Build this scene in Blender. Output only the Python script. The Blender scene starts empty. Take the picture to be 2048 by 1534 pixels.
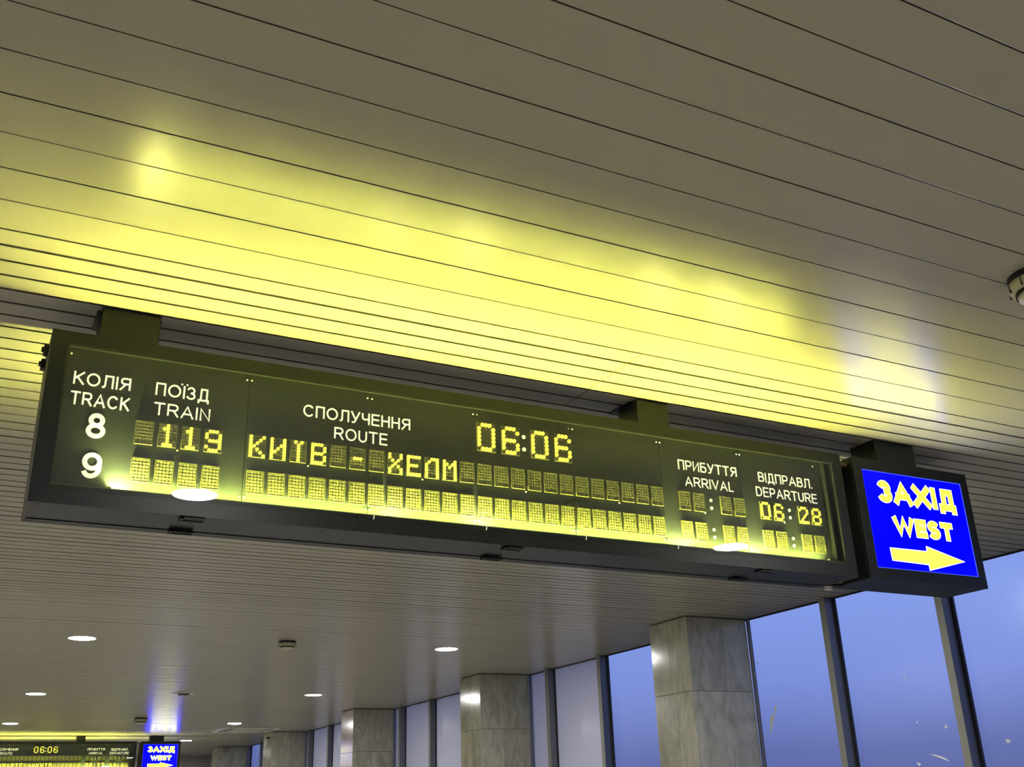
import bpy, bmesh, math, random
from mathutils import Matrix, Vector
random.seed(7)
C = bpy.context.scene.collection
S = bpy.context.scene

# ------------------------------------------------------------------ camera
CAMZ = 1.6                                  # eye height; ceiling underside is 2.4 m above it
CEIL = CAMZ + 2.4
cam = bpy.data.cameras.new('camera')
cam.sensor_width = 36.0
cam.lens = 2074.19 / 2048 * 36.0
cam.clip_start, cam.clip_end = 0.05, 500
co = bpy.data.objects.new('camera', cam); C.objects.link(co)
yaw, pit, rol = 0.49574967, 0.389494905, -0.0346033829
fw = Vector((math.sin(yaw)*math.cos(pit), math.cos(yaw)*math.cos(pit), math.sin(pit)))
r0 = Vector((math.cos(yaw), -math.sin(yaw), 0)); u0 = r0.cross(fw)
rt = r0*math.cos(rol) + u0*math.sin(rol); up = -r0*math.sin(rol) + u0*math.cos(rol)
M = Matrix((rt, up, -fw)).transposed().to_4x4(); M.translation = (0, 0, CAMZ)
co.matrix_world = M
S.camera = co

# ------------------------------------------------------------------ light and exposure
TUBE_POWER = 740.0           # lamps inside the boards
TUBE_COL = (1.0, 0.98, 0.16)
DOWN_POWER = 285.0          # round ceiling downlights
DOWN_COL = (1.0, 0.985, 0.93)
S.view_settings.view_transform = 'Standard'
S.view_settings.look = 'None'
S.view_settings.gamma = 1.0
S.view_settings.use_curve_mapping = False
S.view_settings.exposure = 0.0
S.cycles.use_denoising = True
S.cycles.max_bounces = 8
S.cycles.diffuse_bounces = 4
S.cycles.transparent_max_bounces = 16
S.cycles.sample_clamp_indirect = 12
S.cycles.caustics_reflective = False
S.cycles.caustics_refractive = False
w = bpy.data.worlds.new('dusk_sky'); S.world = w; w.use_nodes = True
nt = w.node_tree; nt.nodes.clear()
tc = nt.nodes.new('ShaderNodeTexCoord'); sx = nt.nodes.new('ShaderNodeSeparateXYZ')
cr = nt.nodes.new('ShaderNodeValToRGB'); bg = nt.nodes.new('ShaderNodeBackground'); wo = nt.nodes.new('ShaderNodeOutputWorld')
nt.links.new(tc.outputs['Generated'], sx.inputs[0]); nt.links.new(sx.outputs['Z'], cr.inputs[0])
el = cr.color_ramp.elements
el[0].position = 0.0; el[0].color = (0.10, 0.13, 0.35, 1)
el[1].position = 1.0; el[1].color = (0.12, 0.20, 0.62, 1)
e = el.new(0.04); e.color = (0.135, 0.17, 0.45, 1)
e = el.new(0.10); e.color = (0.23, 0.31, 0.77, 1)
e = el.new(0.17); e.color = (0.28, 0.385, 0.90, 1)
e = el.new(0.40); e.color = (0.24, 0.35, 0.86, 1)
nt.links.new(cr.outputs[0], bg.inputs[0]); bg.inputs[1].default_value = 1.12
nt.links.new(bg.outputs[0], wo.inputs[0])

# ------------------------------------------------------------------ materials
def pmat(name, col, rough=0.5, metal=0.0, spec=0.5, emit=None, es=0.0, coat=0.0):
    m = bpy.data.materials.new(name); m.use_nodes = True
    b = m.node_tree.nodes['Principled BSDF']
    b.inputs['Base Color'].default_value = (*col, 1)
    b.inputs['Roughness'].default_value = rough
    b.inputs['Metallic'].default_value = metal
    b.inputs['Specular IOR Level'].default_value = spec
    b.inputs['Coat Weight'].default_value = coat
    if emit:
        b.inputs['Emission Color'].default_value = (*emit, 1)
        b.inputs['Emission Strength'].default_value = es
    return m
def N(m, t, **kw):
    n = m.node_tree.nodes.new(t)
    for k, v in kw.items():
        if k in n.inputs: n.inputs[k].default_value = v
        else: setattr(n, k, v)
    return n
def noise_color(m, c1, c2, scale, detail=4, stretch=(1, 1, 1), lo=0.3, hi=0.7, dist=0.0, bump=0.0):
    """base colour wandering between two tones by object-space noise"""
    t = m.node_tree; b = t.nodes['Principled BSDF']
    tc = N(m, 'ShaderNodeTexCoord'); mp = N(m, 'ShaderNodeMapping'); mp.inputs['Scale'].default_value = stretch
    n = N(m, 'ShaderNodeTexNoise'); n.inputs['Scale'].default_value = scale; n.inputs['Detail'].default_value = detail
    n.inputs['Distortion'].default_value = dist
    r = N(m, 'ShaderNodeValToRGB'); r.color_ramp.elements[0].position = lo; r.color_ramp.elements[1].position = hi
    r.color_ramp.elements[0].color = (*c1, 1); r.color_ramp.elements[1].color = (*c2, 1)
    t.links.new(tc.outputs['Object'], mp.inputs[0]); t.links.new(mp.outputs[0], n.inputs['Vector'])
    t.links.new(n.outputs['Fac'], r.inputs[0]); t.links.new(r.outputs[0], b.inputs['Base Color'])
    if bump:
        bp = N(m, 'ShaderNodeBump'); bp.inputs['Strength'].default_value = bump; bp.inputs['Distance'].default_value = 0.002
        t.links.new(n.outputs['Fac'], bp.inputs['Height']); t.links.new(bp.outputs[0], b.inputs['Normal'])
    return r
MT = {}
MT['plank'] = pmat('painted_metal_ceiling', (0.43, 0.385, 0.29), 0.26, 0, 0.22)
noise_color(MT['plank'], (0.418, 0.392, 0.318), (0.443, 0.417, 0.343), 1.3, 3, (0.15, 1, 1))
MT['void'] = pmat('ceiling_void', (0.012, 0.011, 0.009), 0.9)
MT['case'] = pmat('black_powder_coated_case', (0.010, 0.012, 0.013), 0.36, 0.0, 0.27)
noise_color(MT['case'], (0.007, 0.010, 0.014), (0.010, 0.0135, 0.018), 40, 2)
MT['side'] = pmat('dark_brown_metal', (0.09, 0.08, 0.06), 0.5)
MT['black'] = pmat('black_plastic', (0.006, 0.006, 0.007), 0.5)
MT['panel'] = pmat('dark_green_display_panel', (0.03, 0.035, 0.025), 0.42, 0, 0.35)
noise_color(MT['panel'], (0.024, 0.032, 0.038), (0.033, 0.042, 0.048), 220, 2)
MT['module'] = pmat('olive_dot_module', (0.12, 0.125, 0.065), 0.45)
MT['disc'] = pmat('unlit_olive_disc', (0.17, 0.18, 0.06), 0.35)
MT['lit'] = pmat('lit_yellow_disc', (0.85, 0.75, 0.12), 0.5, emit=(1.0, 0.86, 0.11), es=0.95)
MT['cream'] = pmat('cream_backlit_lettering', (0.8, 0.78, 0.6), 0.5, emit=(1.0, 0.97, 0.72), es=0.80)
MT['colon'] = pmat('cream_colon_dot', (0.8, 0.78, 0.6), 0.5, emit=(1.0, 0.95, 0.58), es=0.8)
MT['screw'] = pmat('steel_screw', (0.75, 0.75, 0.7), 0.3, 0.8)
MT['blue'] = pmat('backlit_blue_face', (0.0, 0.0, 0.6), 0.25, spec=0.08, emit=(0.0, 0.0, 1.0), es=6.0)
MT['bluerim'] = pmat('pale_blue_edge', (0.05, 0.08, 0.9), 0.4, emit=(0.06, 0.10, 1.0), es=1.0)
MT['yellow'] = pmat('backlit_yellow_lettering', (0.8, 0.8, 0.1), 0.4, emit=(1.0, 1.0, 0.012), es=8.0)
MT['white_out'] = pmat('backlit_white_outline', (0.8, 0.8, 0.8), 0.4, emit=(1.0, 1.0, 0.75), es=4.0)
MT['tube'] = pmat('yellow_lamp_tube', (0.8, 0.8, 0.5), 0.5, emit=TUBE_COL, es=TUBE_POWER)
MT['hot'] = pmat('bright_lamp_end', (0.8, 0.8, 0.5), 0.5, emit=(1.0, 0.95, 0.25), es=TUBE_POWER*10.0)
MT['down'] = pmat('downlight_lens', (0.9, 0.9, 0.9), 0.4, emit=DOWN_COL, es=DOWN_POWER)
MT['ring'] = pmat('white_metal_ring', (0.75, 0.74, 0.68), 0.35)
MT['plastic'] = pmat('cream_plastic', (0.58, 0.56, 0.38), 0.4)
MT['mullion'] = pmat('grey_anodised_mullion', (0.16, 0.17, 0.20), 0.38, 0.3)
MT['mull_light'] = pmat('light_grey_mullion_cap', (0.30, 0.30, 0.265), 0.4, 0.2)
MT['gasket'] = pmat('black_gasket', (0.008, 0.009, 0.011), 0.6)
MT['floor'] = pmat('polished_granite_floor', (0.42, 0.37, 0.29), 0.35)
noise_color(MT['floor'], (0.37, 0.35, 0.30), (0.48, 0.455, 0.40), 9, 6)
MT['wall'] = pmat('pale_plaster', (0.34, 0.33, 0.28), 0.7)
noise_color(MT['wall'], (0.32, 0.31, 0.26), (0.36, 0.35, 0.30), 2, 4)
MT['ground'] = pmat('asphalt', (0.05, 0.05, 0.05), 0.9)
noise_color(MT['ground'], (0.04, 0.04, 0.04), (0.07, 0.07, 0.07), 3, 5)

def marble(name, base, dark, light, rough):
    m = pmat(name, base, rough, 0, 0.5)
    t = m.node_tree; b = t.nodes['Principled BSDF']
    tc = N(m, 'ShaderNodeTexCoord'); mp = N(m, 'ShaderNodeMapping'); mp.inputs['Scale'].default_value = (1, 1, 0.45)
    oi = N(m, 'ShaderNodeObjectInfo')
    cmb = N(m, 'ShaderNodeVectorMath', operation='ADD')
    sc = N(m, 'ShaderNodeMath', operation='MULTIPLY'); sc.inputs[1].default_value = 37.0
    t.links.new(oi.outputs['Random'], sc.inputs[0])
    t.links.new(tc.outputs['Object'], mp.inputs[0]); t.links.new(mp.outputs[0], cmb.inputs[0]); t.links.new(sc.outputs[0], cmb.inputs[1])
    n1 = N(m, 'ShaderNodeTexNoise'); n1.inputs['Scale'].default_value = 5.5; n1.inputs['Detail'].default_value = 8; n1.inputs['Distortion'].default_value = 1.2
    n2 = N(m, 'ShaderNodeTexNoise'); n2.inputs['Scale'].default_value = 1.9; n2.inputs['Detail'].default_value = 6; n2.inputs['Distortion'].default_value = 2.6
    t.links.new(cmb.outputs[0], n1.inputs['Vector']); t.links.new(cmb.outputs[0], n2.inputs['Vector'])
    r1 = N(m, 'ShaderNodeValToRGB'); r1.color_ramp.elements[0].position = .3; r1.color_ramp.elements[1].position = .72
    r1.color_ramp.elements[0].color = (*base, 1); r1.color_ramp.elements[1].color = (*light, 1)
    r2 = N(m, 'ShaderNodeValToRGB')           # thin veins where the second noise crosses the middle
    r2.color_ramp.elements[0].position = .485; r2.color_ramp.elements[0].color = (0, 0, 0, 1)
    r2.color_ramp.elements[1].position = .515; r2.color_ramp.elements[1].color = (0, 0, 0, 1)
    e = r2.color_ramp.elements.new(.50); e.color = (.26, .26, .26, 1)
    t.links.new(n1.outputs['Fac'], r1.inputs[0]); t.links.new(n2.outputs['Fac'], r2.inputs[0])
    mx = N(m, 'ShaderNodeMix', data_type='RGBA'); t.links.new(r2.outputs[0], mx.inputs['Factor'])
    t.links.new(r1.outputs[0], mx.inputs['A']); mx.inputs['B'].default_value = (*dark, 1)
    hs = N(m, 'ShaderNodeHueSaturation'); mr = N(m, 'ShaderNodeMapRange')
    mr.inputs['To Min'].default_value = 0.9; mr.inputs['To Max'].default_value = 1.12
    t.links.new(oi.outputs['Random'], mr.inputs['Value']); t.links.new(mr.outputs[0], hs.inputs['Value'])
    t.links.new(mx.outputs['Result'], hs.inputs['Color']); t.links.new(hs.outputs[0], b.inputs['Base Color'])
    return m
MT['marble'] = marble('olive_grey_marble', (0.33, 0.32, 0.245), (0.17, 0.155, 0.105), (0.52, 0.51, 0.41), 0.16)
MT['marble_warm'] = marble('pinkish_marble', (0.50, 0.40, 0.28), (0.28, 0.19, 0.12), (0.62, 0.50, 0.37), 0.16)
MT['grout'] = pmat('grout', (0.10, 0.095, 0.075), 0.9)

def glass(name, tint=(1, 1, 1), f_extra=0.0, smudge=False, film=0.0, film_col=(.5, .5, .5), rough=0.0):
    m = bpy.data.materials.new(name); m.use_nodes = True; t = m.node_tree; t.nodes.clear()
    out = N(m, 'ShaderNodeOutputMaterial'); tr = N(m, 'ShaderNodeBsdfTransparent'); tr.inputs[0].default_value = (*tint, 1)
    gl = N(m, 'ShaderNodeBsdfGlossy'); gl.inputs['Roughness'].default_value = rough
    lw = N(m, 'ShaderNodeLayerWeight'); lw.inputs['Blend'].default_value = 0.5      # Schlick reflectance, the same from both sides
    pw = N(m, 'ShaderNodeMath', operation='POWER'); pw.inputs[1].default_value = 5.0
    fr = N(m, 'ShaderNodeMath', operation='MULTIPLY_ADD'); fr.inputs[1].default_value = 0.35; fr.inputs[2].default_value = 0.035
    t.links.new(lw.outputs['Facing'], pw.inputs[0]); t.links.new(pw.outputs[0], fr.inputs[0])
    mx = N(m, 'ShaderNodeMixShader')
    base = tr
    if film > 0 or smudge:
        df = N(m, 'ShaderNodeBsdfDiffuse'); df.inputs[0].default_value = (*film_col, 1)
        tl = N(m, 'ShaderNodeBsdfTranslucent'); tl.inputs[0].default_value = (*film_col, 1)
        ad = N(m, 'ShaderNodeMixShader'); ad.inputs[0].default_value = 0.5
        t.links.new(df.outputs[0], ad.inputs[1]); t.links.new(tl.outputs[0], ad.inputs[2])
        m2 = N(m, 'ShaderNodeMixShader'); m2.inputs[0].default_value = film
        t.links.new(tr.outputs[0], m2.inputs[1]); t.links.new(ad.outputs[0], m2.inputs[2])
        if smudge:
            tc = N(m, 'ShaderNodeTexCoord'); mp = N(m, 'ShaderNodeMapping'); mp.inputs['Scale'].default_value = (1, 2.2, 1.0)
            mp.inputs['Rotation'].default_value = (0.5, 0, 0)
            n = N(m, 'ShaderNodeTexNoise'); n.inputs['Scale'].default_value = 4.5; n.inputs['Detail'].default_value = 2; n.inputs['Distortion'].default_value = .8
            r = N(m, 'ShaderNodeValToRGB'); r.color_ramp.elements[0].position = .71; r.color_ramp.elements[1].position = .78
            r.color_ramp.elements[0].color = (film,)*3 + (1,); r.color_ramp.elements[1].color = (.40,)*3 + (1,)
            t.links.new(tc.outputs['Object'], mp.inputs[0]); t.links.new(mp.outputs[0], n.inputs['Vector'])
            t.links.new(n.outputs['Fac'], r.inputs[0]); t.links.new(r.outputs[0], m2.inputs[0])
        base = m2
    t.links.new(fr.outputs[0], mx.inputs[0]); t.links.new(base.outputs[0], mx.inputs[1]); t.links.new(gl.outputs[0], mx.inputs[2])
    t.links.new(mx.outputs[0], out.inputs[0])
    return m
MT['board_glass'] = glass('board_front_glass', (0.97, 0.98, 0.95))
MT['smear'] = pmat('whitish_paint_smear', (0.85, 0.88, 0.92), 0.7)
MT['pane'] = glass('window_glass', (0.93, 0.95, 0.97), smudge=False, film=0.05, film_col=(.55, .6, .7), rough=0.24)
MT['pane_frost'] = glass('pale_filmed_glass', (0.8, 0.82, 0.86), film=0.92, film_col=(.97, .95, .97), rough=0.14)

# ------------------------------------------------------------------ helpers
def obj(name, bm, mat, parent=None, smooth=False, loc=None):
    me = bpy.data.meshes.new(name)
    bmesh.ops.recalc_face_normals(bm, faces=bm.faces) if bm.faces else None
    bm.to_mesh(me); bm.free(); me.materials.append(MT[mat])
    if smooth: me.polygons.foreach_set('use_smooth', [True]*len(me.polygons))
    o = bpy.data.objects.new(name, me); C.objects.link(o)
    if parent: o.parent = parent
    if loc: o.location = loc
    return o
def inst(name, me, parent, loc, rot=None, scale=None):
    o = bpy.data.objects.new(name, me); C.objects.link(o); o.parent = parent; o.location = loc
    if rot: o.rotation_euler = rot
    if scale: o.scale = scale
    return o
def struct(o): o['kind'] = 'structure'; return o
def thing(name, label, cat, loc=(0, 0, 0), group=None):
    o = bpy.data.objects.new(name, None); C.objects.link(o); o.location = loc; o.empty_display_size = .1
    o['label'] = label; o['category'] = cat
    if group: o['group'] = group
    return o
def box(bm, x0, x1, y0, y1, z0, z1, bev=0.0):
    v = [bm.verts.new(p) for p in ((x0,y0,z0),(x1,y0,z0),(x1,y1,z0),(x0,y1,z0),(x0,y0,z1),(x1,y0,z1),(x1,y1,z1),(x0,y1,z1))]
    f = [bm.faces.new([v[i] for i in q]) for q in ((0,3,2,1),(4,5,6,7),(0,1,5,4),(1,2,6,5),(2,3,7,6),(3,0,4,7))]
    if bev > 0:
        es = list({e for g in f for e in g.edges})
        bmesh.ops.bevel(bm, geom=es, offset=bev, segments=1, affect='EDGES')
    return bm
def B(*a, bev=0.0):
    bm = bmesh.new(); return box(bm, *a, bev=bev)
def prism_x(pts, x0, x1):
    """closed profile in (y, z) swept along x"""
    bm = bmesh.new()
    a = [bm.verts.new((x0, y, z)) for y, z in pts]; b = [bm.verts.new((x1, y, z)) for y, z in pts]
    n = len(pts)
    for i in range(n): bm.faces.new((a[i], a[(i+1) % n], b[(i+1) % n], b[i]))
    bm.faces.new(a[::-1]); bm.faces.new(b)
    return bm
def lathe(prof, n=32, axis='z', bm=None, c=(0, 0, 0)):
    """profile of (r, h) turned about the axis"""
    bm = bm or bmesh.new(); rings = []
    for r, h in prof:
        if r < 1e-6: rings.append([bm.verts.new((c[0]+(h if axis == 'x' else 0), c[1]+(h if axis == 'y' else 0), c[2]+(h if axis == 'z' else 0)))]); continue
        ring = []
        for i in range(n):
            a = 2*math.pi*i/n
            if axis == 'z': p = (c[0]+r*math.cos(a), c[1]+r*math.sin(a), c[2]+h)
            elif axis == 'y': p = (c[0]+r*math.cos(a), c[1]+h, c[2]+r*math.sin(a))
            else: p = (c[0]+h, c[1]+r*math.cos(a), c[2]+r*math.sin(a))
            ring.append(bm.verts.new(p))
        rings.append(ring)
    for A_, B_ in zip(rings, rings[1:]):
        if len(A_) == 1 and len(B_) == 1: continue
        for i in range(n):
            j = (i+1) % n
            if len(A_) == 1: bm.faces.new((A_[0], B_[i], B_[j]))
            elif len(B_) == 1: bm.faces.new((A_[i], A_[j], B_[0]))
            else: bm.faces.new((A_[i], A_[j], B_[j], B_[i]))
    return bm

# ------------------------------------------------------------------ ceiling
ceiling = struct(obj('ceiling', B(-9, 10.02, -12, 46.5, CEIL+0.035, CEIL+0.30), 'void'))
def plank_mesh(width, gap, x0, x1):
    h = (width-gap)/2; c = 0.0045; t = 0.022
    bm = prism_x([(-h+.011, t), (-h+.011, .012), (-h, 0.0012), (-h+0.0006, 0), (h-c, 0), (h-0.0012, 0.0012), (h, c), (h, t)], x0, x1)
    me = bpy.data.meshes.new('plank'); bmesh.ops.recalc_face_normals(bm, faces=bm.faces); bm.to_mesh(me); bm.free()
    me.materials.append(MT['plank']); return me
WW, NW, Y0 = 0.2475, 0.1496, 4.449
XL, XR = -8.2, 10.0
wide = plank_mesh(WW, 0.0045, XL, XR)
narrow = {g: plank_mesh(NW, g, XL, XR) for g in (0.012, 0.017)}
nl = plank_mesh(NW, 0.017, XL, 3.264); nr = plank_mesh(NW, 0.017, 3.273, XR)
def plank(me, y): inst('plank', me, ceiling, (0, y, CEIL + random.uniform(0, 0.0022)))
k = 0
while Y0 - WW*k > -3: plank(wide, Y0 - WW*(k+.5)); k += 1
for k in range(55):
    y = Y0 + NW*(k+.5)
    if k < 6: plank(nl, y); plank(nr, y)
    else: plank(narrow[0.017 if k % 5 else 0.012], y)
Y1 = Y0 + NW*55
n_wide = int((33.55-Y1)/WW)
for k in range(n_wide): plank(wide, Y1 + WW*(k+.5))
Y2 = Y1 + WW*n_wide
k = 0
while Y2 + NW*(k+.5) < 46.2: plank(narrow[0.017], Y2 + NW*(k+.5)); k += 1
# plain slab behind the photographer
struct(obj('ceiling_rear', B(XL, XR, -12, Y0 - WW*31 if Y0-WW*31 > -3.4 else -3.2, CEIL, CEIL+0.03), 'plank'))

# ------------------------------------------------------------------ floor and walls
struct(obj('floor', B(-8.5, 10.3, -12, 47, -0.2, 0), 'floor'))
struct(obj('wall_left', B(-8.5, -8.2, -12, 47, 0, CEIL+.3), 'wall'))
struct(obj('wall_back', B(-8.2, 10.3, -12.3, -12, 0, CEIL+.3), 'wall'))
struct(obj('wall_front', B(-8.2, 10.3, 45.2, 45.5, 0, CEIL), 'wall'))
struct(obj('ground_outside', B(10.3, 200, -120, 200, -6.2, -6), 'ground'))

# ------------------------------------------------------------------ window wall at x = 10
PITCH = 1.813; W0 = 8.17
SMEARS = [(1, ((11.30,1.195),(11.28,1.177),(11.37,1.042),(11.455,0.844),(11.478,0.867),(11.449,1.048),(11.35,1.10),(11.34,1.166))),
          (1, ((11.588,1.805),(11.567,1.785),(11.567,1.743),(11.58,1.757))), (1, ((11.63,.674),(11.60,.65),(11.612,.62))),
          (0, ((9.043,1.355),(9.022,1.333),(8.985,1.25),(9.0,1.262))), (0, ((8.965,.786),(8.945,.793),(8.938,.766),(8.956,.768))),
          (0, ((8.583,.704),(8.558,.715),(8.547,.744),(8.548,.712),(8.522,.696),(8.548,.69),(8.552,.668),(8.562,.690))),
          (0, ((8.856,.431),(8.737,.411),(8.634,.375),(8.590,.333),(8.659,.361),(8.762,.397))),
          (0, ((9.06,.343),(9.022,.350),(8.995,.323),(9.03,.310))), (-1, ((7.823,.510),(7.783,.520),(7.755,.494),(7.794,.478))),
          (0, ((8.431,1.518),(8.426,1.411),(8.412,1.359),(8.434,1.40)))]
wi = 0
k0, k1 = -10, 20
for k in range(k0, k1):
    wi += 1
    y0 = W0 + PITCH*k; y1 = y0 + PITCH
    bm = bmesh.new()                                   # mullion fin at the far edge of the light
    box(bm, 9.862, 10.05, y0+0.004, y0+0.096, 0, CEIL, bev=0.004)
    box(bm, 9.98, 10.05, y0+0.096, y1, 0.0, 0.10)
    o = struct(obj('window_%d' % wi, bm, 'mullion'))
    obj('mullion_cap', B(9.850, 9.862, y0, y0+0.100, 0, CEIL, bev=0.003), 'mull_light', o)
    g = bmesh.new(); box(g, 9.992, 10.03, y0-0.028, y0+0.004, 0.1, CEIL-0.014)
    box(g, 9.990, 10.03, y0+0.096, y1+.01, CEIL-0.012, CEIL+.30)  # head strip extended unseen above the ceiling to keep sky light out
    obj('gasket', g, 'gasket', o)
    pale = 15.3 < y0 < 33.5 or k < -4
    obj('pane', B(10.004, 10.016, y0+0.09, y1+0.01, 0.08, CEIL-0.012), 'pane_frost' if pale else 'pane', o)
    for sk, pts in SMEARS:
        if sk != k: continue
        sm = bmesh.new(); fa = [sm.verts.new((10.0030, y, z+CAMZ)) for y, z in pts]; fb = [sm.verts.new((10.0038, y, z+CAMZ)) for y, z in pts]
        sm.faces.new(fa); sm.faces.new(fb[::-1])
        for q in range(len(pts)): sm.faces.new((fa[q], fb[q], fb[(q+1) % len(pts)], fa[(q+1) % len(pts)]))
        obj('smear', sm, 'smear', o)
struct(obj('wall_right', B(10.0, 10.3, -12, W0+PITCH*k0, 0, CEIL+.3), 'wall'))
struct(obj('wall_right', B(10.0, 10.3, W0+PITCH*k1, 47, 0, CEIL+.3), 'wall'))
struct(obj('trim_1', B(9.975, 9.989, -9.9, 45.2, CEIL-0.008, CEIL-0.001), 'gasket'))

# ------------------------------------------------------------------ marble pillars
def tile_mesh(w_, h_, t=0.02):
    bm = B(-w_/2, w_/2, -t, 0, -h_/2, h_/2, bev=0.003)
    me = bpy.data.meshes.new('tile'); bmesh.ops.recalc_face_normals(bm, faces=bm.faces); bm.to_mesh(me); bm.free(); return me
PX0, PX1, PD = 8.90, 9.945, 0.88
NOTES = {0: 'nearest pillar beside the camera', 1: 'nearest marble pillar in view, largest, between two blue windows',
         2: 'second marble pillar in view, between pale filmed windows', 3: 'third marble pillar, its narrow side pinkish',
         4: 'fourth marble pillar, with a small camera on its upper corner', 5: 'fifth and farthest marble pillar, close to the far wall'}
tcache = {}
def pillar(i, py, warm=False):
    t = thing('marble_pillar', NOTES[i], 'pillar', (0, py, 0), 'marble pillars along the window wall')
    g = 0.022
    obj('core', B(PX0+g, PX1-g, g, PD-g, 0, CEIL), 'grout', t)
    hts = [0.0, 1.0, 2.0, 3.0, CEIL]
    sx_ = 0.585 if i != 1 else 0.60
    for r in range(4):
        z0, z1 = hts[r], hts[r+1]-(0.012 if r == 3 else 0)
        h_ = z1 - z0 - 0.004; zc = (z0+z1)/2
        off = 0.0 if r % 2 else -0.10
        cuts = [PX0, PX0+sx_+off, PX1]
        for a, b in zip(cuts, cuts[1:]):
            key = (round(b-a-.003, 3), round(h_, 3), 0)
            if key not in tcache: tcache[key] = tile_mesh(b-a-.003, h_); tcache[key].materials.append(MT['marble'])
            o = inst('tile', tcache[key], t, ((a+b)/2, 0.02+random.uniform(-.001, .001), zc))
            o = inst('tile', tcache[key], t, ((a+b)/2, PD-0.02, zc), rot=(0, 0, math.pi))
        cy = [0, 0.42+(0.03 if r % 2 else -.03), PD]
        m = 'marble_warm' if warm else 'marble'
        for a, b in zip(cy, cy[1:]):
            key = (round(b-a-.003, 3), round(h_, 3), m)
            if key not in tcache: tcache[key] = tile_mesh(b-a-.003, h_); tcache[key].materials.append(MT[m])
            inst('tile', tcache[key], t, (PX0+0.02+random.uniform(-.001, .001), (a+b)/2, zc), rot=(0, 0, -math.pi/2))
            inst('tile', tcache[key], t, (PX1-0.02, (a+b)/2, zc), rot=(0, 0, math.pi/2))
for i, py in enumerate((4.85, 11.66, 18.14, 25.15, 32.38, 39.3)):
    pillar(i, py, warm=(i == 3))
    struct(obj('trim_%d' % (i+2), B(9.950, 9.990, py-.050, py-.002, 0, CEIL-.01, bev=.003), 'mullion'))

# ------------------------------------------------------------------ lettering made of strokes
def arc(cx, cy, rx, ry, a0, a1, n=14):
    return [(cx+rx*math.cos(math.radians(a0+(a1-a0)*i/n)), cy+ry*math.sin(math.radians(a0+(a1-a0)*i/n))) for i in range(n+1)]
G = {   # glyph: (width / cap height, [polylines in the unit box])
 'О': (.98, [arc(.5,.5,.5,.5,0,360,32)]), 'К': (.78, [[(0,0),(0,1)], [(.98,1),(.10,.47)], [(.30,.60),(1,0)]]),
 'Л': (.82, [[(0,0),(.10,.0),(.20,.12),(.24,1),(1,1),(1,0)]]), 'І': (0, [[(0,0),(0,1)]]), 'I': (0, [[(0,0),(0,1)]]),
 'Я': (.80, [[(1,0),(1,1),(.36,1)]+arc(.36,.76,.30,.24,90,270,10)+[(1,.52)], [(.55,.5),(.0,0)]]),
 'П': (.76, [[(0,0),(0,1),(1,1),(1,0)]]), 'З': (.68, [arc(.44,.74,.44,.26,165,-90,14), arc(.44,.26,.52,.26,90,-165,14)]),
 'Ї': (0, [[(0,0),(0,1)]]), 'Д': (.86, [[(.12,0),(.22,.15),(.26,1),(.86,1),(.86,0)], [(0,-.20),(0,0),(1,0),(1,-.20)]]),
 'С': (.90, [arc(.52,.5,.52,.5,38,322,26)]), 'У': (.80, [[(0,1),(.50,.30)], [(1,1),(.46,.14),(.34,.0),(.12,.0)]]),
 'Ч': (.70, [[(0,1),(0,.62)]+arc(.36,.62,.36,.20,180,270,6)+[(1,.46)], [(1,0),(1,1)]]),
 'Е': (.72, [[(1,0),(0,0),(0,1),(1,1)], [(0,.52),(.93,.52)]]), 'Н': (.76, [[(0,0),(0,1)], [(1,0),(1,1)], [(0,.52),(1,.52)]]),
 'Р': (.74, [[(0,0),(0,1),(.66,1)]+arc(.66,.72,.34,.28,90,-90,12)+[(0,.44)]]),
 'И': (.76, [[(0,1),(0,0),(1,1),(1,0)]]),
 'Б': (.74, [[(.92,1),(0,1),(0,0),(.64,0)]+arc(.64,.29,.36,.29,-90,90,12)+[(0,.58)]]),
 'Т': (.80, [[(0,1),(1,1)], [(.5,1),(.5,0)]]),
 'В': (.74, [[(.62,.53)]+arc(.62,.765,.32,.235,-90,90,10)+[(0,1),(0,0),(.64,0)]+arc(.64,.265,.36,.265,-90,90,10)+[(0,.53)]]),
 'А': (.92, [[(0,0),(.5,1),(1,0)], [(.17,.32),(.83,.32)]]),
 'Х': (.88, [[(0,0),(1,1)], [(0,1),(1,0)]]),
 'R': (.82, [[(0,0),(0,1),(.62,1)]+arc(.62,.74,.34,.26,90,-90,12)+[(0,.48)], [(.55,.48),(1,0)]]),
 'N': (.76, [[(0,0),(0,1),(1,0),(1,1)]]), 'U': (.76, [[(0,1),(0,.36)]+arc(.5,.36,.5,.36,180,360,16)+[(1,1)]]),
 'V': (.88, [[(0,1),(.5,0),(1,1)]]), 'L': (.60, [[(0,1),(0,0),(1,0)]]),
 'D': (.80, [[(0,0),(0,1),(.45,1)]+arc(.45,.5,.55,.5,90,-90,18)+[(0,0)]]),
 'W': (1.30, [[(0,1),(.25,0),(.5,1),(.75,0),(1,1)]]),
 'S': (.78, [arc(.5,.755,.46,.245,25,270,14)+arc(.5,.255,.5,.255,90,-155,16)[1:]]),
 '.': (0, [[(0,0),(0,.02)]]),
 '8': (.62, [arc(.5,.76,.40,.24,0,360,20), arc(.5,.26,.5,.26,0,360,22)]),
 '9': (.62, [arc(.5,.68,.5,.32,0,360,22), [(1,.68)]+arc(.48,.42,.52,.42,0,-60,8)[1:]+arc(.45,.30,.45,.30,-62,-160,8)]),
}
for a, b in (('O','О'), ('K','К'), ('E','Е'), ('T','Т'), ('A','А'), ('C','С'), ('P','Р')): G[a] = G[b]
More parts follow.
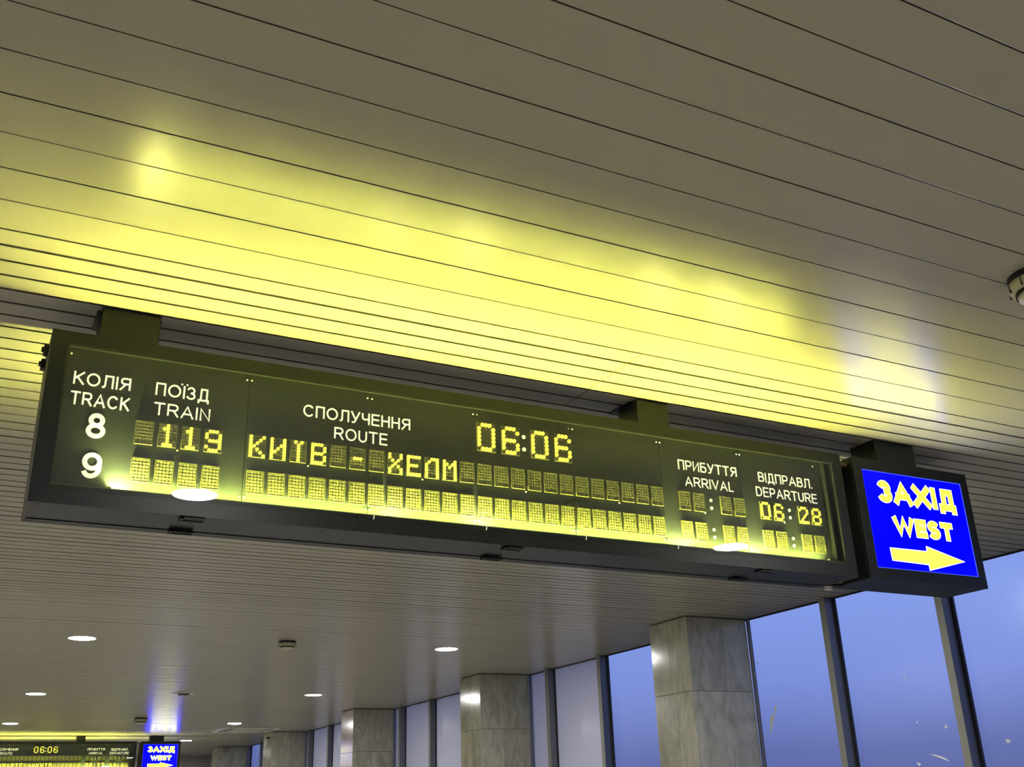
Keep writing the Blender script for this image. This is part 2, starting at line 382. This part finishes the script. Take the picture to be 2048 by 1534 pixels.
def ribbon(bm, pts, hw, ext, y0, y1, closed=False):
    """flat bar of half width hw along a polyline in (x, z), mitred, thickened from y0 (front) to y1"""
    n = len(pts); P = [Vector(p) for p in pts]
    if not closed and ext:
        d = (P[0]-P[1]).normalized(); P[0] = P[0]+d*ext; d = (P[-1]-P[-2]).normalized(); P[-1] = P[-1]+d*ext
    L, R = [], []
    for i in range(n):
        a = P[i-1] if (i > 0 or closed) else None; b = P[(i+1) % n] if (i < n-1 or closed) else None
        d0 = (P[i]-a).normalized() if a is not None else None; d1 = (b-P[i]).normalized() if b is not None else None
        d0 = d0 or d1; d1 = d1 or d0
        n0 = Vector((-d0.y, d0.x)); n1 = Vector((-d1.y, d1.x)); m = (n0+n1)
        m = n0 if m.length < 1e-4 else m.normalized()
        s = hw/max(m.dot(n1), 0.70)
        L.append(P[i]+m*s); R.append(P[i]-m*s)
    vs = [[bm.verts.new((p.x, y, p.y)) for p in q] for q in (L, R) for y in (y0, y1)]
    lf, lb, rf, rb = vs
    rng = range(n) if closed else range(n-1)
    for i in rng:
        j = (i+1) % n
        for q in ((lf[i], lf[j], rf[j], rf[i]), (lb[i], rb[i], rb[j], lb[j]), (lf[i], lb[i], lb[j], lf[j]), (rf[i], rf[j], rb[j], rb[i])):
            bm.faces.new(q)
    if not closed:
        bm.faces.new((lf[0], rf[0], rb[0], lb[0])); bm.faces.new((lf[-1], lb[-1], rb[-1], rf[-1]))
def text(bm, s, x0, x1, z0, z1, wt, y0, y1, gap=.17, grow=0.0):
    """write s so its letters fill x0..x1 and its capitals z0..z1; wt = stroke weight / cap height"""
    H = z1-z0; tot = 0
    wd = []
    for ch in s:
        g = G[ch][0]; wd.append((g + (0 if g else wt)) if g or True else 0)
    tot = sum(wd) + gap*(len(s)-1); k = (x1-x0)/(tot*H)
    x = x0; hw = wt*H/2
    for ch, w_ in zip(s, wd):
        W = w_*H*k
        for pl in G[ch][1]:
            closed = len(pl) > 20 and (Vector(pl[0])-Vector(pl[-1])).length < 1e-3
            pts = [(x + hw + u*max(W-2*hw, 0), z0 + hw + v*(H-2*hw)) for u, v in (pl[:-1] if closed else pl)]
            out = []
            for p in pts:
                if not out or (Vector(p)-Vector(out[-1])).length > 1e-4: out.append(p)
            flat_end = hw
            ribbon(bm, out, hw+grow, flat_end*0.98+grow if len(out) < 8 else 0.2*hw, y0, y1, closed)
        if ch == 'Ї':
            cx = x+W/2
            for sgn in (-1, 1):
                q = cx+sgn*H*.19; box(bm, q-hw-grow, q+hw+grow, y0, y1, z1+H*.06-grow, z1+H*.06+2*hw*.9+grow)
        x += W + gap*H*k
    return bm

# ------------------------------------------------------------------ flip dot characters
F57 = {
 'К': "10001 10010 10100 11000 10100 10010 10001", 'И': "10001 10001 10011 10101 11001 10001 10001",
 'Ї': "01010 00100 00100 00100 00100 00100 00100", 'В': "11110 10001 10001 11110 10001 10001 11110",
 '-': "00000 00000 00000 01110 00000 00000 00000", 'Х': "10001 10001 01010 00100 01010 10001 10001",
 'Е': "11111 10000 10000 11110 10000 10000 11111", 'Л': "00111 01001 10001 10001 10001 10001 10001",
 'М': "10001 11011 10101 10001 10001 10001 10001", '1': "00100 01100 00100 00100 00100 00100 01110",
 '9': "01110 10001 10001 01111 00001 10001 01110", '0': "01110 10001 10001 10001 10001 10001 01110",
 '6': "01110 10001 10000 11110 10001 10001 01110", '2': "01110 10001 00001 00010 00100 01000 11111",
 '8': "01110 10001 10001 01110 10001 10001 01110", ' ': "00000 00000 00000 00000 00000 00000 00000",
 'Р': "11110 10001 10001 11110 10000 10000 10000", 'Й': "10101 10001 10011 10101 11001 10001 10001",
 'І': "01110 00100 00100 00100 00100 00100 01110", 'Г': "11111 10000 10000 10000 10000 10000 10000",
 '7': "11111 00001 00010 00100 01000 01000 01000"}
mcache = {}
def char_meshes(ch, w_, h_, big=False):
    key = (ch, w_, h_)
    if key in mcache: return mcache[key]
    rows = F57[ch].split()
    bm = bmesh.new(); D = 0.010
    box(bm, 0, w_, -0.003, 0, 0, h_)                                  # back plate of the module
    rim = 0.0026
    box(bm, 0, w_, -D, -0.003, 0, rim); box(bm, 0, w_, -D, -0.003, h_-rim, h_)
    box(bm, 0, rim, -D, -0.003, rim, h_-rim); box(bm, w_-rim, w_, -D, -0.003, rim, h_-rim)
    px, pz = (w_-2*rim)/5, (h_-2*rim)/7
    lit = bmesh.new()
    for r in range(7):
        for c in range(5):
            cx = rim+px*(c+.5); cz = h_-rim-pz*(r+.5); on = rows[r][c] == '1'
            rad = min(px, pz)*(.52 if on else .47)
            n = 10 if on else 8
            tgt = lit if on else bm
            y1 = -0.0125 if on else -0.0085
            tilt = 0 if on else -0.0006                                   # resting discs lean back
            ring = [tgt.verts.new((cx+rad*math.cos(2*math.pi*i/n), y1+tilt*math.sin(2*math.pi*i/n), cz+rad*math.sin(2*math.pi*i/n))) for i in range(n)]
            base = [tgt.verts.new((v.co.x, -0.003, v.co.z)) for v in ring]
            tgt.faces.new(ring)
            for i in range(n): tgt.faces.new((ring[i], ring[(i+1) % n], base[(i+1) % n], base[i]))
    def mk(b, name, mats):
        if not b.faces: b.free(); return None
        bmesh.ops.recalc_face_normals(b, faces=b.faces)
        me = bpy.data.meshes.new(name); b.to_mesh(me); b.free(); me.materials.append(MT[mats]); return me
    out = (mk(bm, 'character_module', 'module'), mk(lit, 'lit_dots', 'lit'))
    mcache[key] = out
    return out

# ------------------------------------------------------------------ departure board
BX0, BX1, BZ0, BZ1, BD = 0.204, 5.328, 1.368, 2.238, 0.375        # z above eye height
def rail(bm, x0, x1, z0, z1, y0, y1): box(bm, x0, x1, y0, y1, z0, z1, bev=0.002)
def board(yb, label, route1, route2, train1, train2, arr1, arr2, dep1, dep2, near):
    """root at the board's front plane, y = yb, z = eye height"""
    t = thing('departure_board', label, 'information board', (0, yb, CAMZ), 'departure boards hanging from the ceiling')
    # casing: top, bottom, ends and centre plate
    ca = bmesh.new()
    box(ca, BX0+.004, BX1-.004, 0.014, BD-0.014, BZ1-0.02, BZ1-0.001)
    box(ca, BX0+.004, BX1-.004, 0.060, BD-0.060, BZ0+0.004, BZ0+0.02)
    box(ca, BX0+.004, BX1-.004, 0.175, 0.20, BZ0+0.02, BZ1-0.02)
    obj('casing', ca, 'case', t)
    for x0, x1 in ((BX0, BX0+0.016), (BX1-0.016, BX1)):
        obj('end_plate', B(x0, x1, 0.0165, BD-0.0165, BZ0+0.001, BZ1-0.001, bev=.001), 'side', t)
    for y0, y1 in ((0.0165, 0.060), (BD-0.060, BD-0.0165)):
        obj('bottom_rail', B(BX0+.017, BX1-.017, y0, y1-0.0015, BZ0, BZ0+0.025, bev=.001), 'case', t)
    # front and back frames round the glass
    IX0, IX1, IZ0, IZ1 = 0.289, 5.240, 1.462, 2.161
    for side in (0, 1):
        ya, yc = (0.0, 0.016) if side == 0 else (BD-0.016, BD)
        f = bmesh.new()                                                # mitred frame as four trapezoid bars
        out = [(BX0, BZ0), (BX1, BZ0), (BX1, BZ1), (BX0, BZ1)]; inn = [(IX0, IZ0), (IX1, IZ0), (IX1, IZ1), (IX0, IZ1)]
        for i in range(4):
            j = (i+1) % 4; e_ = 0.0004
            q = [out[i], out[j], inn[j], inn[i]]
            a = [f.verts.new((x, ya, z)) for x, z in q]; b = [f.verts.new((x, yc, z)) for x, z in q]
            f.faces.new(a); f.faces.new(b[::-1])
            for m in range(4): f.faces.new((a[m], b[m], b[(m+1) % 4], a[(m+1) % 4]))
        obj('frame', f, 'case', t)
        gy = (-0.0045, -0.0005) if side == 0 else (BD+0.0005, BD+0.0045)
        obj('glass', B(IX0-0.012, IX1+0.010, gy[0], gy[1], IZ0-0.022, IZ1+0.010), 'board_glass', t)
        # lamp trough behind the lower frame
        s = 1 if side == 0 else -1; o_ = 0 if side == 0 else BD
        Y = lambda v: o_ + s*v
        tr = bmesh.new()
        a, b = sorted((Y(0.0165), Y(0.0195))); box(tr, IX0-.05, IX1+.06, a, b, BZ0+.026, 1.4705)
        a, b = sorted((Y(0.0195), Y(0.080))); box(tr, IX0-.05, IX1+.06, a, b, BZ0+.026, 1.428)
        a, b = sorted((Y(0.0665), Y(0.0685))); box(tr, IX0-.05, IX1+.06, a, b, 1.4285, 1.471)  # unseen inner wall, added to shield the panel's foot from direct lamp light
        obj('lamp_trough', tr, 'module', t)
        def tube(xa, xb):
            bm = lathe([(0, xa), (0.0095, xa), (0.0095, xb), (0, xb)], 10, 'x', c=(0, Y(0.052), 1.445)); return bm
        for xa, xb in ((.60, 1.98), (2.05, 2.50), (2.56, 3.92), (3.98, 4.48), (4.54, 5.09)):
            obj('lamp_tube', tube(xa, xb), 'tube', t)
        obj('light_stop', B(.545, .560, *sorted((Y(0.030), Y(0.079))), 1.4281, 1.484), 'black', t)  # plates added beyond the lamp ends to block low sideways light
        obj('light_stop', B(5.120, 5.135, *sorted((Y(0.030), Y(0.079))), 1.4281, 1.484), 'black', t)
        for xm in (0.586, 1.985, 2.525, 3.95, 4.51):
            r_ = 0.017 if xm < 1 else 0.0125
            obj('lamp_end', lathe([(0, xm-r_), (r_, xm-r_*.5), (r_, xm+r_*.5), (0, xm+r_)], 8, 'x', c=(0, Y(0.052), 1.4425)), 'hot', t)
        if side == 1:
            obj('display_panel', B(IX0-.02, IX1-.02, BD-0.10, BD-0.085, 1.4705, 2.19), 'panel', t)
            continue
        # sheets of the display, each screwed on separately
        PY = 0.082
        xs = [0.270, 1.190, 1.866, 2.520, 3.172, 3.827, 4.478, 5.205]
        for a, b in zip(xs, xs[1:]):
            obj('display_panel', B(a+0.0012, b-0.0012, PY, PY+0.006, 1.4715, 2.1895, bev=.0008), 'panel', t)
        obj('recess_strip', B(5.206, 5.215, 0.045, PY+0.004, 1.475, 2.19), 'case', t)
        obj('recess_side', B(5.216, 5.30, 0.0965, 0.104, 1.475, 2.19), 'case', t)
        obj('recess_top', B(0.27, 5.30, 0.017, PY-0.001, 2.191, 2.197), 'panel', t)
        scr = bpy.data.meshes.get('screw')
        if not scr:
            bm = lathe([(0, -0.006), (0.0035, -0.0052), (0.0055, -0.002), (0.0055, 0)], 8, 'y')
            scr = bpy.data.meshes.new('screw'); bm.to_mesh(scr); bm.free(); scr.materials.append(MT['screw'])
        sp = [(0.306, 2.156), (5.139, 2.150)] + [(x+d, z) for x in xs[1:-1] for z in (2.156, 1.516) for d in (-.013, .013)]
        sp += [(x, 1.719) for x in (.854, 1.528, 2.186, 2.843, 3.495, 4.152, 4.813)]
        for x, z in sp: inst('screw', scr, t, (x, PY, z))
        for x in (1.871, 2.535, 3.185, 3.845):
            o = obj('cable_end', lathe([(0, -.012), (.0022, -.012), (.0022, .012), (0, .012)], 6, 'z'), 'colon', t, loc=(x, 0.0145-0.022, 1.452))
            o.rotation_euler = (0, 0.15, 0)
        # heading words
        TY0, TY1 = PY-0.0025, PY-0.0002
        WT = .125
        for s_, x0, x1, z0, z1 in (('КОЛІЯ', .331, .599, 1.998, 2.066), ('TRACK', .328, .603, 1.892, 1.961), ('ПОЇЗД', .720, .987, 1.999, 2.068),
              ('TRAIN', .720, 1.000, 1.893, 1.961), ('СПОЛУЧЕННЯ', 1.489, 2.110, 1.997, 2.065), ('ROUTE', 1.666, 1.974, 1.890, 1.959),
              ('ПРИБУТТЯ', 3.970, 4.448, 1.992, 2.059), ('ARRIVAL', 4.014, 4.406, 1.885, 1.951), ('ВІДПРАВЛ.', 4.632, 5.108, 1.985, 2.052),
              ('DEPARTURE', 4.598, 5.135, 1.880, 1.948)):
            obj('heading_lettering', text(bmesh.new(), s_, x0, x1, z0, z1, WT, TY0, TY1), 'cream', t)
        for s_, x0, x1, z0, z1 in (('8', .417, .506, 1.731, 1.860), ('9', .419, .509, 1.529, 1.658)):
            obj('track_number', text(bmesh.new(), s_, x0, x1, z0, z1, .17, TY0, TY1), 'cream', t)
        # character modules
        def put(ch, x, z, w_=.089, h_=.122):
            a, b = char_meshes(ch, w_, h_)
            o = inst('character_module', a, t, (x, PY-0.0003, z))
            if b: inst('lit_dots', b, o, (0, 0, 0))
        cw, chh = .089, .122
        for i in range(24):
            put(route1[i] if i < len(route1) else ' ', 1.2065+.1099*i, 1.730)
            put(route2[i] if i < len(route2) else ' ', 1.2065+.1099*i, 1.535)
        for i in range(4): put(train1[i], .641+.1130*i, 1.728); put(train2[i], .641+.1130*i, 1.534)
        for x_, s1, s2 in (((3.950, 4.063, 4.281, 4.393), arr1, arr2), ((4.610, 4.724, 4.944, 5.057), dep1, dep2)):
            for i in range(4): put(s1[i], x_[i], 1.724, .086, .120); put(s2[i], x_[i], 1.530, .086, .120)
        for i, x in enumerate((2.526, 2.687, 2.885, 3.046)): put('0606'[i], x, 1.932, .122, .178)
        dots = [(2.841, 2.058, .0125), (2.841, 1.980, .0125)]
        dots += [(x, z, .0105) for x in (4.207, 4.869) for z in (1.808, 1.757, 1.614, 1.565)]
        for x, z, r_ in dots:
            obj('colon_dot', lathe([(0, -0.004), (r_, -0.004), (r_, 0)], 14, 'y', c=(x, PY, z)), 'colon', t)
    # underside: grip handles and screw holes
    for x in (.886, 2.660, 4.490):
        for y in (0.012, 0.275):
            h = bmesh.new(); x1 = x+.118
            box(h, x, x+.018, y, y+.06, BZ0-.012, BZ0-.0003); box(h, x, x1, y, y+.018, BZ0-.014, BZ0-.0003, bev=.002); box(h, x, x1, y+.042, y+.06, BZ0-.014, BZ0-.0003, bev=.002)
            obj('grip_handle', h, 'black', t)
    hm = bpy.data.meshes.get('screw_hole')
    if not hm:
        bm = lathe([(0, -0.0012), (0.006, -0.0012), (0.0085, 0)], 8, 'z'); hm = bpy.data.meshes.new('screw_hole'); bm.to_mesh(hm); bm.free(); hm.materials.append(MT['black'])
    for x in (.245, 1.62, 3.02, 3.40, 5.20):
        for y in (0.030, 0.10, 0.27, 0.345): inst('screw_hole', hm, t, (x, y, BZ0-.0001 if y < .06 or y > .315 else BZ0+.0039))
    # latches on the left end
    for (y, z) in ((0.235, 2.15), (0.13, 2.185)):
        h = bmesh.new(); box(h, BX0-.022, BX0-.0005, y, y+.05, z-.03, z+.02, bev=.003); box(h, BX0-.032, BX0-.022, y+.01, y+.04, z-.012, z+.008, bev=.002)
        obj('end_latch', h, 'black', t)
    # hangers up to the ceiling
    for x0, x1 in ((.418, .700), (3.634, 3.872)):
        obj('ceiling_hanger', B(x0, x1, 0.003, 0.222, BZ1-.0005, 2.4025, bev=.002), 'case', t)
        obj('hanger_plate', B(x0-.02, x1+.012, 0.06, 0.30, 2.392, 2.3995, bev=.001), 'black', t)
    return t
board(5.05, 'large near departure board with train 119 lit in its upper row',
      'КИЇВ - ХЕЛМ', '', ' 119', '    ', '    ', '    ', '0628', '    ', True)
board(34.15, 'small far departure board low at the left edge, its lower row lit',
      '', 'КРИВИЙ РІГ - КИЇВ', '    ', '    ', '    ', '0612', '    ', '    ', False)

# ------------------------------------------------------------------ west signs
def west_sign(yb, label):
    t = thing('direction_sign', label, 'sign', (0, yb, CAMZ), 'blue west direction signs')
    X0, X1, Z0, Z1, D = 5.442, 6.606, 1.372, 2.237, .366
    ix0, ix1, iz0, iz1 = 5.528, 6.534, 1.452, 2.158
    body = bmesh.new()
    box(body, X0, X1, .016, D-.016, Z0+.001, Z1-.001, bev=.002)
    obj('sign_box', body, 'case', t)
    for ya, yc in ((0, .0155), (D-.0155, D)):
        f = bmesh.new()
        out = [(X0, Z0), (X1, Z0), (X1, Z1), (X0, Z1)]; inn = [(ix0, iz0), (ix1, iz0), (ix1, iz1), (ix0, iz1)]
        for i in range(4):
            j = (i+1) % 4; q = [out[i], out[j], inn[j], inn[i]]
            a = [f.verts.new((x, ya, z)) for x, z in q]; b = [f.verts.new((x, yc, z)) for x, z in q]
            f.faces.new(a); f.faces.new(b[::-1])
            for m in range(4): f.faces.new((a[m], b[m], b[(m+1) % 4], a[(m+1) % 4]))
        obj('frame', f, 'case', t)
    for front in (1, 0):
        s = 1 if front else -1; o_ = 0 if front else D
        def yy(v): return o_+s*v
        a, b = sorted((yy(.008), yy(.0150)))
        face = obj('blue_face', B(ix0+.004, ix1-.004, a, b, iz0+.004, iz1-.004), 'blue', t)
        rim = bmesh.new(); a, b = sorted((yy(.004), yy(.0150)))
        for q in ((ix0, ix1, iz0, iz0+.005), (ix0, ix1, iz1-.005, iz1), (ix0, ix0+.005, iz0, iz1), (ix1-.005, ix1, iz0, iz1)):
            box(rim, q[0], q[1], a, b, q[2], q[3])
        obj('lit_edge', rim, 'bluerim', t)
        def word(s_, x0, x1, z0, z1, wt, gap):
            p, q = sorted((yy(.0070), yy(.0078))); r, u = sorted((yy(.0060), yy(.0068)))
            xx = (x0, x1)
            w1 = text(bmesh.new(), s_, x0, x1, z0, z1, wt, p, q, gap, grow=.0036)
            w2 = text(bmesh.new(), s_, x0, x1, z0, z1, wt, r, u, gap, grow=.0)
            if not front:
                for bm in (w1, w2):
                    for v in bm.verts: v.co.x = X0+X1-v.co.x
            obj('letter_outline', w1, 'white_out', t); obj('lettering', w2, 'yellow', t)
        word('ЗАХІД', 5.660, 6.440, 1.931, 2.093, .285, .085)
        word('WEST', 5.758, 6.356, 1.701, 1.834, .30, .09)
        pts = [(5.686, 1.598), (5.690, 1.517), (6.044, 1.511), (6.046, 1.472), (6.409, 1.557), (6.050, 1.636), (6.048, 1.600)]
        cx, cz = 6.03, 1.557
        for nm, g, ya, yb_, mt in (('arrow_outline', .0055, .0070, .0078, 'white_out'), ('arrow', 0, .0060, .0068, 'yellow')):
            bm = bmesh.new(); P = []
            n = len(pts)
            for i in range(n):
                p0, p1, p2 = Vector(pts[i-1]), Vector(pts[i]), Vector(pts[(i+1) % n])
                d0 = (p1-p0).normalized(); d1 = (p2-p1).normalized(); n0 = Vector((-d0.y, d0.x)); n1 = Vector((-d1.y, d1.x))
                m = (n0+n1).normalized(); q = p1 - m*(g/max(m.dot(n1), .35)); P.append((q.x if front else X0+X1-q.x, q.y))
            a, b = sorted((yy(ya), yy(yb_)))
            fa = [bm.verts.new((x, a, z)) for x, z in P]; fb = [bm.verts.new((x, b, z)) for x, z in P]
            bm.faces.new(fa); bm.faces.new(fb[::-1])
            for i in range(n): bm.faces.new((fa[i], fa[(i+1) % n], fb[(i+1) % n], fb[i]))
            obj(nm, bm, mt, t)
    obj('ceiling_hanger', B(5.70, 6.096, 0.005, 0.24, Z1-.0005, 2.4025, bev=.002), 'case', t)
    hm = bpy.data.meshes.get('screw_hole')
    for x in (5.50, 6.02, 6.54):
        for y in (.05, .31): inst('screw_hole', hm, t, (x, y, Z0+.0009))
    obj('cable_clip', B(5.300, 5.352, .276, .302, 1.336, 1.3645, bev=.002), 'ring', t)['label'] = 'small white clip under the gap beside the board'
    obj('link_bar', B(5.329, 5.442, .27, .31, 1.3655, 1.385), 'black', t)
    obj('link_bar', B(5.329, 5.442, .05, .31, 2.18, 2.20), 'side', t)
    return t
west_sign(5.05, 'large backlit blue sign with yellow arrow, next to the nearest departure board')
west_sign(34.15, 'small far blue sign low at the left of the photo, beside the far departure board')

# ------------------------------------------------------------------ downlights
rm = lathe([(0.172, 0.004), (0.176, -0.006), (0.196, -0.004), (0.200, 0.0025)], 40)
ring_me = bpy.data.meshes.new('trim_ring'); rm.to_mesh(ring_me); rm.free(); ring_me.materials.append(MT['ring'])
lm = lathe([(0, -0.0065), (0.12, -0.006), (0.16, -0.0045), (0.174, -0.002), (0.174, 0.003)], 40)
lens_me = bpy.data.meshes.new('lens'); lm.to_mesh(lens_me); lm.free(); lens_me.materials.append(MT['down'])
def downlight(x, y, label, group='lit round ceiling downlights'):
    t = thing('ceiling_downlight', label, 'ceiling light', (x, y, CEIL-.001), group)
    inst('trim_ring', ring_me, t, (0, 0, 0)); inst('lens', lens_me, t, (0, 0, 0))
L_in = [(1.59, 15.78, 'largest lit downlight under the near departure board, nearest of the left row'),
        (1.60, 23.05, 'lit round downlight at the left edge, second of the left row below the near board'),
        (1.59, 30.04, 'lit round downlight lowest at the left edge, just above the far departure board'),
        (6.99, 15.43, 'lit round downlight above the second marble pillar, nearest of the row by the windows'),
        (7.00, 22.36, 'lit round downlight above the third marble pillar, second of the row by the windows'),
        (7.11, 29.66, 'lit round downlight touching the square air conditioning grille'),
        (7.16, 36.24, 'lit round downlight just right of the far blue sign')]
for a in L_in: downlight(*a)
downlight(1.53, 1.90, 'lit round downlight above the camera, mirrored in the board glass under TRAIN')
downlight(6.86, 1.96, 'lit round downlight out of frame at right, mirrored in the board glass under ARRIVAL')
for x, ys in ((1.59, (8.85, 37.0)), (7.0, (8.85, 43.0)), (-3.8, (2.03, 8.85, 15.78, 23.05, 30.04, 37.0)), (1.59, (-4.9,)), (7.0, (-4.9,)), (-3.8, (-4.9,))):
    for y in ys: downlight(x, y, 'lit round downlight outside the view or hidden behind the boards')

# ------------------------------------------------------------------ smoke detectors, vents and camera
def detector(x, y, label, r=.062, mat='plastic'):
    t = thing('smoke_detector', label, 'smoke detector', (x, y, CEIL-.0005), 'smoke detectors on the ceiling')
    s = r/.062
    obj('base_plate', lathe([(0, 0), (.060*s, 0), (.060*s, -.010*s), (.058*s, -.013*s), (0, -.013*s)], 32), 'black', t)
    obj('housing', lathe([(.059*s, -.013*s), (.062*s, -.016*s), (.061*s, -.026*s), (.057*s, -.034*s)], 32), mat, t, smooth=True)
    obj('chamber_slot', lathe([(.050*s, -.034*s), (.050*s, -.042*s)], 32), 'black', t)
    obj('housing_cap', lathe([(.057*s, -.034*s), (.055*s, -.0345*s), (.0, -.0345*s)], 32), mat, t)
    obj('cap', lathe([(.0, -.040*s), (.048*s, -.040*s), (.046*s, -.048*s), (.034*s, -.053*s), (0, -.054*s)], 32), mat, t, smooth=True)
    sl = bmesh.new()
    for i in range(10):
        a = 2*math.pi*i/10; bb = bmesh.new(); box(bb, .0585*s, .0630*s, -.0012*s, .0012*s, -.034*s, -.015*s)
        bmesh.ops.rotate(bb, verts=bb.verts, matrix=Matrix.Rotation(a, 3, 'Z')); me = bpy.data.meshes.new('t'); bb.to_mesh(me); bb.free(); sl.from_mesh(me); bpy.data.meshes.remove(me)
    obj('groove', sl, 'grout', t)
detector(4.56, 2.83, 'large cream smoke detector at the right edge of the photo, cut by the frame', r=.15)
detector(4.378, 15.34, 'cream smoke detector on the far ceiling between two downlights, above the pillars', r=.13)
detector(4.434, 28.2, 'tiny cream smoke detector on the far ceiling just left of the far blue reflection', r=.16)
t = thing('recessed_fitting', 'dark unlit recessed fitting on the ceiling above the far blue sign', 'ceiling fitting', (4.33, 22.53, CEIL-.0005))
obj('flange', lathe([(.13, 0), (.21, 0), (.21, -.006), (.13, -.010)], 32), 'ring', t)
obj('dark_reflector', lathe([(0, -.030), (.10, -.030), (.13, -.004), (.13, 0), (0, 0)], 32), 'black', t)

t = thing('air_conditioning_grille', 'square ceiling air conditioning cassette with dark slots, beside a downlight far off', 'air vent', (7.95, 31.7, CEIL-.001))
bm = bmesh.new(); a, b = .82, .70
for q in ((-a, a, -a, -b), (-a, a, b, a), (-a, -b, -b, b), (b, a, -b, b)): box(bm, q[0], q[1], q[2], q[3], -.03, 0, bev=.004)
obj('outer_frame', bm, 'ring', t)
obj('dark_slot', B(-.70, .70, -.70, .70, -.012, -.001), 'black', t)
obj('centre_grille', B(-.48, .48, -.48, .48, -.030, -.0125, bev=.006), 'plastic', t)
for s in (-1, 1):
    obj('louvre', B(-.46, .46, s*.59-.03, s*.59+.03, -.026, -.013, bev=.003), 'ring', t)
    obj('louvre', B(s*.59-.03, s*.59+.03, -.46, .46, -.026, -.013, bev=.003), 'ring', t)

t = thing('security_camera', 'small white camera on the upper corner of the fourth marble pillar', 'camera', (8.9, 32.6, CEIL-.30))
obj('wall_bracket', B(-.09, 0.0, -.03, .03, .10, .16, bev=.004), 'side', t)
obj('camera_body', lathe([(0, -.14), (.055, -.14), (.065, -.10), (.065, .08), (.04, .10), (0, .10)], 20, 'z', c=(-.10, 0, 0)), 'ring', t)
obj('camera_lens', lathe([(0, -.147), (.035, -.147), (.035, -.1401)], 16, 'z', c=(-.10, 0, 0)), 'black', t)
